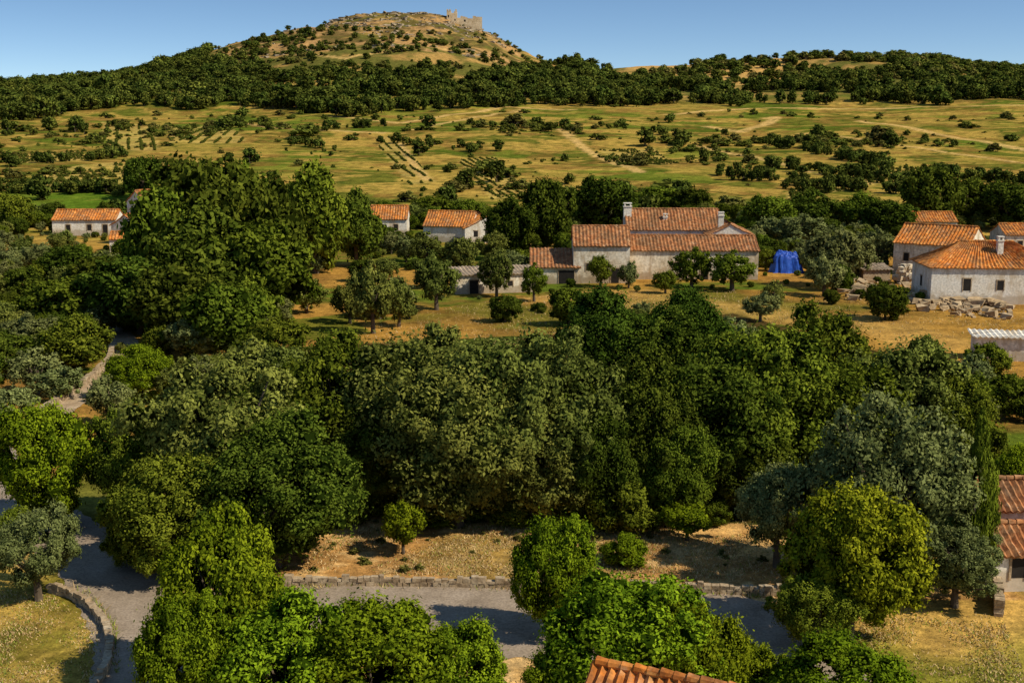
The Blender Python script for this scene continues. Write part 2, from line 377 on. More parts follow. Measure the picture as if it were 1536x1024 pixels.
# forest belt
q=rnd(60000,-700,700,560,1010); px,row=ang(q)
low=np.interp(px,[-200,0,200,400,560,640,800,900,1000,1100,1200,1300,1536,1800],[190,186,166,161,176,173,158,160,160,163,164,161,150,150])
up=np.interp(px,[-200,0,300,340,420,520,600,650,700,760,850,900,960,1100,1180,1300,1500,1800],[60,60,60,106,114,108,114,106,110,110,106,112,128,134,134,132,124,110])
nz=fbm(q[:,0]*0.02,q[:,1]*0.02,3)
m=(row<low+(nz-0.5)*26)&(row>up+(nz-0.5)*38)
m&=~((px>930)&(nz>.63))&~((px<=930)&(nz>.68))
q1=q[m]; q1=q1[rs.rand(len(q1))<0.28]
multi('forest_trees',q1,rs.uniform(3.5,8.5,len(q1))*(1+.3*(rs.rand(len(q1))<.1)),FARK)
# patches higher on the slopes and right ridge
q=rnd(40000,-450,700,700,1015); px,row=ang(q); nz=fbm(q[:,0]*0.018+9,q[:,1]*0.018,4); nf=fbm(q[:,0]*.06,q[:,1]*.06,3)
inhill=(px>300)&(px<900)&(row>28)
d1=np.where(inhill,np.clip((nz-0.46)*3.4,0.05,0.9)*np.interp(row,[28,44,60,100],[0.05,0.4,0.85,1.1])*(.4+nf),0)
inr=(px>=900)
d2=np.where(inr,np.where((px>1180),np.where(row<110,0.6*(nz>0.43),0.40*(nz>0.46)),0.22*(nz>0.56)),0)
d3=np.where((px>1340)&(px<1430)&(row<108),0.9,0)
m=rs.rand(len(q))<np.maximum(np.maximum(d1,d2),d3)*0.5
q2=q[m]; px2,row2=ang(q2); hill=px2<900
sz=np.where(hill,rs.uniform(1.0,4.4,len(q2)),rs.uniform(2.0,7.0,len(q2)))
sz=np.where((px2>1340)&(px2<1430),sz*1.2,sz); sz=np.where(hill&(row2<45),sz*.6,sz)
multi('hill_scrub',q2,sz,[(MS['far'][0],'forest',1.2),(MS['shrub'][0],'scrub',1.5),(MS['far'][2],'forest2',1.2),(MS['shrub'][1],'brush',1.6)])
# scrub on the fields
q=rnd(46000,-330,330,232,640); px,row=ang(q); nz=fbm(q[:,0]*0.03+3,q[:,1]*0.02+4,4); nb=fbm(q[:,0]*0.008+31,q[:,1]*0.011,3)
den=np.clip((nz-0.53)*3.0,0.020,0.75)*np.clip((nb-0.35)*3,0.14,1)
den=np.where((px<420),den*1.4,den); den=np.where((px>1120)&(row>205)&(row<285),den*1.6,den)
q3=q[rs.rand(len(q))<den*0.36]
s3=.45+2.6*rs.rand(len(q3))**2.2
multi('field_scrub',q3,s3*(1+.9*(rs.rand(len(q3))<0.08)),[(MS['shrub'][0],'scrub',1.5),(MS['shrub'][1],'scrub',2.2),(MS['shrub'][0],'brush',1.9),(MS['far'][1],'forest2',1.2)])
q4=q[(rs.rand(len(q))<den*0.02)]
multi('field_trees',q4,rs.uniform(3,6.5,len(q4)),FARK[:3])
# hedge lines across the slope
def line(pts,n,j):
    pp=np.array([P(*a)[:2] for a in pts]); seg=np.linalg.norm(np.diff(pp,axis=0),axis=1); cs=np.r_[0,np.cumsum(seg)]
    t=rs.uniform(0,cs[-1],n); t=t[fbm(t*.06,t*0+len(pts),2)>.38]; n=len(t); return np.stack([np.interp(t,cs,pp[:,0])+rs.normal(0,j,n),np.interp(t,cs,pp[:,1])+rs.normal(0,j,n)],1)
for pts,n,j in [([(1140,212),(1240,232),(1340,258),(1536,278)],150,2.5),([(1180,252),(1300,270),(1400,282)],60,3),([(0,290),(120,288),(200,292)],60,3),([(20,250),(160,238),(250,225)],50,2),([(350,255),(420,215),(520,235)],20,5),([(1120,265),(1250,285),(1536,300)],120,6),([(430,200),(560,190)],25,3),([(780,300),(1000,310)],50,6),([(600,215),(700,225),(860,232)],26,4),([(900,190),(1040,205),(1140,210)],26,4)]:
    s=line(pts,n,j); multi('hedgerow',s,rs.uniform(1.5,4.2,len(s)),FARK[:3])
# vine rows
def pin(q,poly):
    pp=np.array([P(*a)[:2] for a in poly]); c=np.zeros(len(q),bool)
    for i in range(len(pp)):
        a,b=pp[i],pp[(i+1)%len(pp)]
        if a[1]==b[1]: continue
        c^=((a[1]>q[:,1])!=(b[1]>q[:,1]))&(q[:,0]<(b[0]-a[0])*(q[:,1]-a[1])/(b[1]-a[1])+a[0])
    return c
VINES=[([(152,182),(232,188),(240,226),(160,228)],.3,4.4,.75),([(688,240),(742,236),(792,292),(738,300)],.22,2.3,.55),([(562,205),(598,205),(655,272),(615,278)],.2,3.2,.6),([(60,258),(200,240),(330,240),(322,262),(170,278),(60,282)],1.35,5.5,1.0),([(250,190),(340,188),(370,214),(255,216)],.1,4.5,.8),([(20,232),(130,226),(140,240),(20,246)],1.45,5,.9),([(1180,300),(1180,288),(1360,250),(1420,262)],1.2,5,.9),([(900,225),(980,222),(1020,246),(930,250)],.9,4.5,.7)]
vq=[];vs=[]
for poly,an,sp,sz in VINES:
    pp=np.array([P(*a)[:2] for a in poly]); c0=pp.mean(0); Rr=np.linalg.norm(pp-c0,axis=1).max()
    u=np.arange(-Rr,Rr,sp); v=np.arange(-Rr,Rr,sz*.9); UU,VV=np.meshgrid(u,v); UU=UU.ravel()+rs.normal(0,.12,UU.size); VV=VV.ravel()+rs.normal(0,.3,VV.size)
    qq=np.stack([c0[0]+UU*math.cos(an)-VV*math.sin(an),c0[1]+UU*math.sin(an)+VV*math.cos(an)],1)
    qq=qq[pin(qq,poly)]; qq=qq[(rs.rand(len(qq))<.8)&(fbm(qq[:,0]*.08,qq[:,1]*.08,3)>.36)]; vq.append(qq); vs.append(rs.uniform(.6,1.2,len(qq))*sz)
scatter('vineyard_rows',np.concatenate(vq),np.concatenate(vs),MS['shrub'][0],'scrub',1.3)

# ------------------------------------------------------------ buildings
foot=[]
def quadgrid(a,b,c,d,pitch,amp):
    a,b,c,d=[np.array(v,float) for v in (a,b,c,d)]
    L=np.linalg.norm(b-a); n=max(4,int(L/pitch)*4); rows=8
    nrm=np.cross(b-a,d-a); nrm/=np.linalg.norm(nrm)
    if nrm[2]<0: nrm=-nrm
    V=[];Fc=[]
    for j in range(rows+1):
        for i in range(n+1):
            u=i/n; v=j/rows; p=(a*(1-u)+b*u)*(1-v)+(d*(1-u)+c*u)*v
            sag=-.14*math.sin(math.pi*v)*(.5+.5*math.sin(u*9+a[0]))
            V.append(p+nrm*amp*math.sin(i*math.pi/2)+nrm*(sag+0.035*(math.sin(i*12.9+j*4.1))))
    for j in range(rows):
        for i in range(n):
            k=j*(n+1)+i; Fc.append([k,k+1,k+n+2,k+n+1])
    return V,Fc
def box(V,Fc,x0,x1,y0,y1,z0,z1):
    s=len(V)
    for z in (z0,z1):
        for x,y in ((x0,y0),(x1,y0),(x1,y1),(x0,y1)): V.append((x,y,z))
    for f in ([0,3,2,1],[4,5,6,7],[0,1,5,4],[1,2,6,5],[2,3,7,6],[3,0,4,7]): Fc.append([s+i for i in f])
def house(name,loc,yaw,L,W,wh,rh,wall=PLASTER,roof=TILE,kind='gable',wins=(),chim=(),pitch=0.5,ov=0.35,oneslope=False):
    e=empty(name,tuple(loc),yaw); foot.append((loc[0],loc[1],max(L,W)/2+1.5))
    l,w=L/2,W/2; V=[];Fc=[]
    hr=0 if kind=='gable' else min(w,l*0.6)
    V=[(-l,-w,-1),(l,-w,-1),(l,w,-1),(-l,w,-1),(-l,-w,wh),(l,-w,wh),(l,w,wh),(-l,w,wh)]
    if oneslope:
        V[6]=(l,w,wh+rh); V[7]=(-l,w,wh+rh)
        Fc=[[0,1,5,4],[1,2,6,5],[2,3,7,6],[3,0,4,7]]
    elif kind=='gable':
        V+=[(-l,0,wh+rh),(l,0,wh+rh)]; Fc=[[0,1,5,4],[2,3,7,6],[1,2,6,9,5],[3,0,4,8,7]]
    else: Fc=[[0,1,5,4],[1,2,6,5],[2,3,7,6],[3,0,4,7]]
    mesh_obj('walls',V,Fc,[wall],parent=e)
    RV=[];RF=[]
    def add(a,b,c,d):
        v,f=quadgrid(a,b,c,d,pitch,0.07); s=len(RV); RV.extend(v); RF.extend([[s+i for i in q] for q in f])
    k=rh/ (W if oneslope else w); zo=wh-ov*k+0.10
    if oneslope: add((-l-ov,-w-ov,zo),(l+ov,-w-ov,zo),(l+ov,w+ov,wh+rh+ov*k+.1),(-l-ov,w+ov,wh+rh+ov*k+.1))
    elif kind=='gable':
        o2=0.15
        add((-l-o2,-w-ov,zo),(l+o2,-w-ov,zo),(l+o2,0,wh+rh+.1),(-l-o2,0,wh+rh+.1))
        add((l+o2,w+ov,zo),(-l-o2,w+ov,zo),(-l-o2,0,wh+rh+.1),(l+o2,0,wh+rh+.1))
    else:
        t=wh+rh+.1; A,B,C_,D=(-l-ov,-w-ov,zo),(l+ov,-w-ov,zo),(l+ov,w+ov,zo),(-l-ov,w+ov,zo); R1,R2=(-l+hr,0,t),(l-hr,0,t)
        add(A,B,R2,R1); add(C_,D,R1,R2); add(B,C_,R2,R2); add(D,A,R1,R1)
    ro=mesh_obj('roof',RV,RF,[roof],parent=e)
    sm=ro.modifiers.new('thick','SOLIDIFY'); sm.thickness=0.12; sm.offset=-1
    if not oneslope:
        V=[];Fc=[]; t=wh+rh+0.12
        n=int((L-2*hr)/0.45)+1
        for i in range(n):
            x=-l+hr+i*(L-2*hr)/n; tube(V,Fc,(x,0,t+rs.uniform(-.02,.03)),(x+(L-2*hr)/n,0,t+rs.uniform(-.02,.02)),0.17,0.13,8)
        mesh_obj('ridge_tiles',V,Fc,[roof],parent=e)
    V=[];Fc=[];V2=[];F2=[]
    for side,u,z0,ww,hh in wins:
        if side=='f':
            box(V,Fc,u-ww/2,u+ww/2,-w-0.02,-w+0.1,z0,z0+hh)
            box(V2,F2,u-ww/2-.12,u-ww/2,-w-0.06,-w+0.05,z0-.1,z0+hh+.14); box(V2,F2,u+ww/2,u+ww/2+.12,-w-0.06,-w+0.05,z0-.1,z0+hh+.14)
            box(V2,F2,u-ww/2,u+ww/2,-w-0.06,-w+0.05,z0+hh,z0+hh+.14)
        else:
            sg=1 if side=='r' else -1; xa,xb=sorted((sg*(l-0.1),sg*(l+0.02))); box(V,Fc,xa,xb,u-ww/2,u+ww/2,z0,z0+hh)
            xa,xb=sorted((sg*(l-0.05),sg*(l+0.06))); box(V2,F2,xa,xb,u-ww/2-.1,u+ww/2+.1,z0+hh,z0+hh+.14)
    if V: mesh_obj('openings',V,Fc,[DARK],parent=e); mesh_obj('surrounds',V2,F2,[STONE],parent=e)
    for cx,cy,cb,ch_,cs in chim:
        V=[];Fc=[]; box(V,Fc,cx-cs,cx+cs,cy-cs,cy+cs,cb,cb+ch_); box(V,Fc,cx-cs-.1,cx+cs+.1,cy-cs-.1,cy+cs+.1,cb+ch_,cb+ch_+.15)
        for sx in (-1,1): box(V,Fc,cx+sx*cs*.7-.1,cx+sx*cs*.7+.1,cy-cs,cy+cs,cb+ch_+.15,cb+ch_+.5)
        box(V,Fc,cx-cs-.05,cx+cs+.05,cy-cs-.05,cy+cs+.05,cb+ch_+.5,cb+ch_+.62)
        mesh_obj('chimney',V,Fc,[WHITE],parent=e)
    return e
def at(px,row,back=0,dz=0):
    p=P(px,row); p[1]+=back; p[2]=float(H(p[0],p[1]))+dz; return p
Y=math.radians
farm=at(1006,420,4.6)
house('farmhouse',farm,Y(-1),25.6,8,4.3,1.7,PLASTER,TILE,wins=[('f',-8,.6,.9,1.1),('f',1,1.6,.8,.9),('f',5,0,1.1,2),('f',9,1.6,.8,.9),('r',0,1.5,.9,1.2)])
house('farmhouse_wing',at(903,425,4.4),Y(-1),8.0,8.6,5.4,2.3,PLASTER,TILE,wins=[('f',-1.8,1.8,.8,1.0),('f',1.9,0,1.1,2.1),('l',0,2.4,.8,1.0)])
b=farm+np.array([2.0,11.5,0]); 
house('farmhouse_upper_block',b,Y(-1),14.5,9.5,6.4,2.7,WHITE,TILE,wins=[('r',-1.5,3.6,.9,1.2),('f',3,4.2,.8,1)],chim=[(-7.0,-1.2,5.2,4.4,.6),(-1.2,-2.2,6.2,1.8,.3)])
house('farmhouse_gable_annex',farm+np.array([9.9,5.9,0]),Y(86),7.5,6.6,6.0,1.5,WHITE,TILE,wins=[('l',-1.2,4.6,.7,.7)],chim=[(-1.6,1.2,6.2,2.4,.4)])
house('tile_roof_shed',at(833,425,2.5),Y(-1),6.6,6.0,2.4,1.9,PLASTER,TILE,oneslope=True,wins=[('f',1.6,0,2.2,1.9)])
house('stone_shed',at(738,442,3.5),Y(14),11,4.0,2.6,.5,PLASTER,GREYROOF,oneslope=True,wins=[('f',-3,0,1.2,1.8),('f',2,.9,.7,.7)])
# right hand cluster
house('village_house',at(1500,458,5.5),Y(-4),16,9.5,4.6,2.7,WHITE,TILE_B,'hip',wins=[('f',-3.6,1.6,.9,1.5),('f',0.5,1.7,.8,1.2),('f',4.5,1.7,.8,1.2),('l',0,1.6,.9,1.3)],chim=[(1.0,-2.0,5.4,2.2,.35)])
house('village_house',at(1430,418,6.5),Y(-38),11,8.5,4.8,2.4,PLASTER,TILE_B,wins=[('f',-3.5,2,.8,1.2),('l',0,2.2,.9,1.2),('l',2.4,2.2,.8,1.2)])
house('village_house',at(1402,355,4),Y(0),9,6,2.6,1.5,PLASTER,TILE_B,wins=[('f',-2,1.2,.8,1.1)])
house('village_house',at(1556,385,6),Y(0),9,7,3.4,1.5,PLASTER,TILE_B,wins=[('f',-2,1.2,.8,1.1)])
# left cluster
house('village_house',at(124,354,4),Y(3),12,7,3.0,1.6,WHITE,TILE_B,wins=[('f',-3,.9,.8,1.1),('f',1,.9,.8,1.1),('f',4,0,.9,2)])
house('village_house',at(202,368,4),Y(70),9,6,3.6,1.8,WHITE,TILE_B,wins=[('l',0,1.4,.8,1.1),('f',0,1.2,.8,1.1)])
house('village_house',at(180,380,3),Y(8),4.5,4,2.4,1.0,WHITE,TILE_B,wins=[('f',0,0,.9,1.8)])
house('village_house',at(214,344,5),Y(60),7,5,5.4,2.0,WHITE,TILE_B)
house('village_house',at(582,354,4),Y(0),7.2,7,3.2,2.2,WHITE,TILE_B,wins=[('f',-1.5,1,.8,1.1),('f',1.5,1,.8,1.1)])
house('village_house',at(676,366,6),Y(-12),9,7.5,3.0,2.3,WHITE,TILE_B,wins=[('r',0,1.2,.9,1.2)])
house('village_house',at(722,366,5),Y(106),8,8.5,2.8,2.1,WHITE,TILE_B,wins=[('l',0,1.1,.9,1.2),('l',2.2,1.1,.8,1.1)])
# right foreground house
house('cottage',at(1556,890,2.0),Y(4),5.2,3.3,2.0,.8,WHITE,TILE,wins=[('f',-1,.7,.7,1)],pitch=.36)
house('cottage_upper_block',at(1572,862,3.4),Y(4),5.5,3.4,3.0,.9,WHITE,TILE,pitch=.36)
house('white_outbuilding',at(1530,545,2.2),Y(-10),7,2.4,2.3,.15,WHITE,WHITE,oneslope=True)
# roof just below the viewpoint
house('tiled_house',(4.75,34.4,0),Y(-24),4.6,4.6,4.1,1.35,WHITE,TILE_B,wins=[('l',0,1,.8,1.1)],pitch=.3)

# castle ruin
cx0=(683-768)/F*1000; e=empty('castle_ruin',(cx0,985,float(H(cx0,985))-1.0))
V=[];Fc=[]
box(V,Fc,-4.5,-1.2,-4,4,-3,8.6); box(V,Fc,-1.19,1.2,-4,4,-3,6.9); box(V,Fc,1.21,3.5,-4,4,-3,8.2)
for x in (-4.5,-2.6,2.2): box(V,Fc,x,x+1.2,-4,-2.8,8.2,9.8); box(V,Fc,x,x+1.2,2.8,4,8.2,9.4)
mesh_obj('tower',V,Fc,[CASTLE],parent=e)
V=[];Fc=[]; x=3.6
while x<23:
    w_=rs.uniform(1.2,2.8); box(V,Fc,x,x+w_,-2,0,-7,4.6-0.05*(x-3)+rs.uniform(-1.4,1.0)); x+=w_+0.01
x=-60
while x<-5:
    w_=rs.uniform(2,5); 
    if rs.rand()<.6: box(V,Fc,x,x+w_,-2,-.6,-4,1.2+rs.uniform(-1.5,1.2))
    x+=w_+0.01
mesh_obj('curtain_wall',V,Fc,[CASTLE],parent=e)
V=[];Fc=[]; box(V,Fc,-3.6,-2.6,-4.05,-3.9,3.5,5.4); box(V,Fc,1.6,2.5,-4.05,-3.9,1.0,2.4); box(V,Fc,9,10.4,-2.05,-1.9,.4,2.0); mesh_obj('openings',V,Fc,[DARK],parent=e)

# ------------------------------------------------------------ stones, walls
def stones(V,Fc,c,s,r):
    k=len(V); a=r.uniform(0,6.28); ca,sa=math.cos(a),math.sin(a)
    for z in (-1,1):
        for x,y in ((-1,-1),(1,-1),(1,1),(-1,1)):
            X=(x*s[0]+r.uniform(-.5,.5)*s[0]); Yy=(y*s[1]+r.uniform(-.5,.5)*s[1]); V.append((c[0]+X*ca-Yy*sa,c[1]+X*sa+Yy*ca,c[2]+z*s[2]*r.uniform(.3,1.3)))
    for f in ([0,3,2,1],[4,5,6,7],[0,1,5,4],[1,2,6,5],[2,3,7,6],[3,0,4,7]): Fc.append([k+i for i in f])
def stone_wall(name,pts,h,th,sl=0.32,mat=STONE):
    pts=np.array(pts,float); seg=np.linalg.norm(np.diff(pts[:,:2],axis=0),axis=1); cs=np.r_[0,np.cumsum(seg)]
    V=[];Fc=[]; lay=max(2,int(h/0.16)); hh=h/lay
    for j in range(lay):
        s=rs.uniform(0,.2)
        while s<cs[-1]:
            L_=rs.uniform(.6,1.5)*sl; m=min(s+L_/2,cs[-1])
            x=np.interp(m,cs,pts[:,0]); y=np.interp(m,cs,pts[:,1]); x2=np.interp(m+.1,cs,pts[:,0]); y2=np.interp(m+.1,cs,pts[:,1])
            d=np.array([x2-x,y2-y]); 
            if np.linalg.norm(d)<1e-5: d=pts[-1,:2]-pts[-2,:2]
            d/=np.linalg.norm(d); nx,ny=-d[1],d[0]; z0=float(H(x,y))+j*hh
            k=len(V); t=th/2*rs.uniform(.85,1.15); g=L_/2-.012; top=hh*(1 if j<lay-1 else rs.uniform(.5,1.5))
            for z in (z0-(.1 if j==0 else -.008),z0+top):
                for a,b in ((-g,-t),(g,-t),(g,t),(-g,t)):
                    a+=rs.uniform(-.02,.02); b+=rs.uniform(-.03,.03); V.append((x+d[0]*a+nx*b,y+d[1]*a+ny*b,z+rs.uniform(-.012,.012)))
            for f in ([0,3,2,1],[4,5,6,7],[0,1,5,4],[1,2,6,5],[2,3,7,6],[3,0,4,7]): Fc.append([k+i for i in f])
            s+=L_
    return mesh_obj(name,V,Fc,[mat])
stone_wall('roadside_stone_wall',[P(400,877),P(600,878),P(800,882),P(1000,886),P(1170,893)],.46,.28)
stone_wall('curved_stone_wall',[P(70,886),P(105,895),P(135,913),P(158,940),P(166,970),P(160,1005),P(140,1040)],.42,.3)
stone_wall('field_stone_wall',[P(1420,600),P(1470,590),P(1536,600)],.9,.5,.5)
stone_wall('lane_stone_wall',[P(62,622),P(97,598),P(137,570),P(164,545),P(170,522)],.6,.5,.6)
stone_wall('garden_stone_wall',[P(1498,925),P(1496,900),P(1490,870)],.8,.4)
V=[];Fc=[]
for i in range(520):
    px=rs.uniform(1265,1515); row=np.interp(px,[1265,1330,1420,1515],[430,440,454,466])+rs.normal(0,8)
    p=P(px,row); s=.10+.5*rs.rand()**2; 
    if rs.rand()<.06: s*=1.8
    stones(V,Fc,p+[0,0,s*.3+rs.uniform(0,.35)],(s,s*.8,s*.6),rs)
mesh_obj('stone_rubble',V,Fc,[simple_mat('pale_rubble',[(0.3,(0.30,0.20,0.10)),(0.7,(0.58,0.43,0.25))],.8,scale2=3)])
V=[];Fc=[]
for (px,row,n,sp,hh) in ((1355,425,40,1.0,2.6),(1290,415,20,1.3,1.0)):
    c=P(px,row)
    for i in range(n):
        s=rs.uniform(.3,.7); stones(V,Fc,c+[rs.normal(0,sp*.5),rs.normal(0,.6),rs.uniform(0,hh)],(s,s*.8,s*.6),rs)
mesh_obj('ruined_wall_stub',V,Fc,[PLASTER])
house('small_stone_hut',at(1315,422,2),Y(5),4.0,3.0,1.7,.4,STONE,GREYROOF,oneslope=True)
# rock outcrops round the summit
V=[];Fc=[]
q=rnd(6000,-230,20,800,1008); px,row=ang(q); nz=fbm(q[:,0]*.022+3,q[:,1]*.05,4)
ok=(px>390)&(px<770)&(row<88)&(nz>.58)&(rs.rand(len(q))<.4)
for a in q[ok]:
    s=rs.uniform(.4,1.4); stones(V,Fc,(a[0],a[1],float(H(a[0],a[1]))+s*.05),(s*1.6,s,s*.6),rs)
for px in np.arange(500,735,2.6):
    xx=(px-768)/F*1000; s=rs.uniform(.4,1.4); yy=990+rs.normal(0,6); stones(V,Fc,(xx,yy,float(H(xx,yy))+s*.1),(s*2.0,s,s*.6),rs)
mesh_obj('rock_outcrop',V,Fc,[ROCK])
# blue tarp
c=at(1182,410,1.5); V=[];Fc=[]; n=40
for j in range(n+1):
    for i in range(n+1):
        u=i/n*2-1; v=j/n*2-1; rr=(abs(u)**4+abs(v)**4)**(1/4); hgt=2.7*(1-sst(.62,1.0,rr)); 
        f=float(fbm(np.array(u*2.6+7.),np.array(v*2.6),4))
        fold=.2*math.sin(math.atan2(v,u)*9+f*9)*sst(.4,.9,rr)
        V.append((u*2.5*(1+fold*.6),v*1.5*(1+fold*.6),float(max(hgt*(.6+.75*f),-.05))))
for j in range(n):
    for i in range(n): k=j*(n+1)+i; Fc.append([k,k+1,k+n+2,k+n+1])
o=mesh_obj('blue_tarpaulin',V,Fc,[TARP]); o.location=c

# ------------------------------------------------------------ terrain
ys=np.r_[np.arange(-120,28,6.0),np.geomspace(28,1100,860),np.geomspace(1106,6000,30)]
us=np.linspace(-.78,.78,660)
U,YY=np.meshgrid(us,ys); XX=U*(np.clip(YY,0,None)+45)
ZZ=H(XX,YY)
x=XX.ravel();y=YY.ravel();z=ZZ.ravel()
PX,ROW=bearing(x,y,z)
XYq=np.stack([x,y],1)
def inpoly(poly): return pin(XYq,poly)
def pdist(pts):
    pp=np.array([P(*a)[:2] for a in pts]); best=np.full(len(x),1e9)
    for i in range(len(pp)-1):
        a=pp[i]; b=pp[i+1]; d=b-a; t=np.clip(((x-a[0])*d[0]+(y-a[1])*d[1])/(d@d),0,1)
        best=np.minimum(best,np.hypot(x-a[0]-t*d[0],y-a[1]-t*d[1]))
    return best
def C(r,g,b,k=.86): return np.array(lin(r,g,b,k))
n1=fbm(x*.012,y*.012,5); n2=fbm(x*.05+4,y*.05,4); n3=fbm(x*.25,y*.25,4); ns=fbm(x*.010+2,y*.045+x*.01,4); n4=fbm(x*.8,y*.8,3); n5=fbm(x*.03+40,y*.03,5); n6=fbm(x*.1+11,y*.1,5)
def mx(a,b,f): f=np.clip(f,0,1)[:,None]; return a*(1-f)+b*f
GREEN=C(98,114,38); LG=C(138,138,54); GOLD=C(188,156,78); OCH=C(178,136,66); DG=C(62,78,28); TAN=C(214,172,110); BR=C(138,102,54); DRY=C(172,144,70)
col=np.tile(LG,(len(x),1))
col=mx(col,GREEN,sst(.42,.52,n1)*.95); col=mx(col,GOLD,sst(.47,.56,ns)*.9); col=mx(col,DRY,sst(.47,.53,n5)*.7); col=mx(col,GREEN*.75,sst(.53,.60,n2)*.8); col=mx(col,BR,sst(.52,.62,n6)*.6*(y>230)); col=mx(col,GREEN*.6,sst(.58,.66,n3)*.5*(y>230))
col=mx(col,GOLD*1.08,sst(.40,.48,np.abs(np.mod(y*.06+n1*6+x*.004,1)-.5))*.75*(y>230)*(n5>.42))
col=mx(col,DG*1.1,sst(.42,.48,np.abs(np.mod(y*.045+n5*5-x*.006,1)-.5))*.8*(y>230)*(n2>.45))
# upper hills
hill=sst(640,760,y)
col=mx(col,mx(np.tile(C(176,142,82),(len(x),1)),C(106,104,50),sst(.38,.54,n2)),hill)
rock=(y>800)&(PX>330)&(PX<780); nr_=fbm(x*.03,y*.1+x*.01,4)
col=mx(col,C(188,148,98),rock*sst(.40,.54,nr_)*.9); col=mx(col,C(100,88,50),rock*sst(.50,.60,fbm(x*.08,y*.08+3,4))*.85)
col=mx(col,C(212,168,100),((PX>940)&(PX<1180)&(y>780))*sst(.35,.5,n1)*.8)
# mid ground
mid=1-sst(205,240,y)
mg=mx(np.tile(OCH,(len(x),1)),GREEN*.9,sst(.48,.62,n2)); mg=mx(mg,BR,sst(.5,.7,n3)*.6)
col=mx(col,mg,mid)
f1=inpoly([(440,525),(530,495),(620,468),(700,455),(860,438),(1060,432),(1250,440),(1536,476),(1700,480),(1700,600),(1470,610),(1420,560),(1300,500),(1090,480),(850,505),(700,520),(600,540),(500,530)])
fc=mx(np.tile(C(182,138,66),(len(x),1)),C(138,108,52),sst(.4,.62,n2)); fc=mx(fc,GREEN,sst(.58,.70,n2)*.5); fc=mx(fc,C(204,162,90),sst(.5,.62,n5)*.6)
col=mx(col,fc,f1.astype(float))
col=mx(col,GREEN*.95,inpoly([(430,480),(520,470),(560,500),(460,510)])*.8)
col=mx(col,C(168,142,66),inpoly([(150,610),(330,530),(330,560),(230,620),(150,660)])*.8)
# grove floor
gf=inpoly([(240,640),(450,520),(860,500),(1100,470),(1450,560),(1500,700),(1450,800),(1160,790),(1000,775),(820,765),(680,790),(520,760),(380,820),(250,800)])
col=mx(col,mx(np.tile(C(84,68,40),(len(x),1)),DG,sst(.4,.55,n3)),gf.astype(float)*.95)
col=mx(col,C(66,98,28),inpoly([(540,740),(760,735),(860,765),(700,790),(560,775)])*.8)
near=(1-sst(68,74,y+4*(n2-.5)))*(1-gf)
nc=mx(np.tile(TAN*1.1,(len(x),1)),C(180,136,82),sst(.42,.6,n3)); nc=mx(nc,C(230,196,140,1.0),sst(.55,.7,n4)*.5); nc=mx(nc,C(142,126,60),sst(.52,.64,n6)*.55)
col=mx(col,nc,near)
lg=((PX<180)&(y<58)&(y>30)).astype(float); col=mx(col,mx(np.tile(C(184,154,78),(len(x),1)),C(132,120,50),sst(.4,.6,n3)),lg)
rg=((PX>1250)&(y<54)&(y>30)).astype(float); col=mx(col,mx(np.tile(C(204,166,90),(len(x),1)),C(138,134,52),sst(.42,.58,n2)),rg)
col=mx(col,GREEN*.8,((PX>90)&(PX<245)&(y>60)&(y<80)).astype(float)*.8)
for poly,an,sp,sz in VINES: col=mx(col,C(200,174,98),inpoly(poly)*.6*sst(.3,.5,n3))
col=mx(col,C(92,124,34),inpoly([(0,290),(220,288),(230,318),(0,325)])*.7*sst(.3,.5,n2))
for pts,w in [([(840,193),(880,225),(960,258)],2.2),([(1060,190),(1110,198),(1150,186),(1165,176),(1150,178)],3.0),([(1040,218),(1130,235),(1200,255),(1300,275)],2.2),([(600,215),(640,270)],1.6),([(1290,182),(1400,200),(1536,225)],3),([(1200,200),(1330,215),(1536,245)],1.8),([(500,175),(600,185),(760,160),(860,165)],2.8),([(340,180),(450,195),(580,200)],2),([(1000,172),(1160,162),(1400,160),(1536,158)],2.8),([(620,195),(720,175),(780,165)],2.2),([(330,100),(420,82),(520,88),(640,70),(740,90)],2.5)]:
    d=pdist(pts); col=mx(col,C(214,178,112),(1-sst(w*.5,w*1.1,d+1.5*(n3-.5)))*.85*(n4>.28))
col=np.clip(col,0.004,1)
nr,ncn=XX.shape
idx=np.arange(nr*ncn).reshape(nr,ncn)
faces=np.stack([idx[:-1,:-1],idx[:-1,1:],idx[1:,1:],idx[1:,:-1]],-1).reshape(-1,4)
m,t,o=nt('ground')
at_=N(t,'ShaderNodeAttribute',attribute_name='land'); tc=N(t,'ShaderNodeTexCoord'); ob=tc.outputs['Object']
c=at_.outputs['Color']
for sc,a,b in ((0.35,.60,1.35),(2.2,.62,1.35),(9.0,.6,1.38)):
    c=mixc(t,c,ramp(t,noise(t,ob,sc,5,.7),[(0.33,(a,a,a)),(0.67,(b,b*.98,b*.93))]),1.0,'MULTIPLY')
p=N(t,'ShaderNodeBsdfDiffuse')
bm=N(t,'ShaderNodeBump'); bm.inputs['Strength'].default_value=.6; bm.inputs['Distance'].default_value=.2
t.links.new(noise(t,ob,1.6,8,.7),bm.inputs['Height']); t.links.new(bm.outputs[0],p.inputs['Normal']); t.links.new(c,p.inputs['Color']); t.links.new(p.outputs[0],o.inputs[0])
g=mesh_obj('ground_terrain',np.stack([x,y,z],1),faces,[m],smooth=True)
ca=g.data.attributes.new('land','FLOAT_COLOR','POINT'); ca.data.foreach_set('color',np.c_[col,np.ones(len(col))].astype(np.float32).ravel())

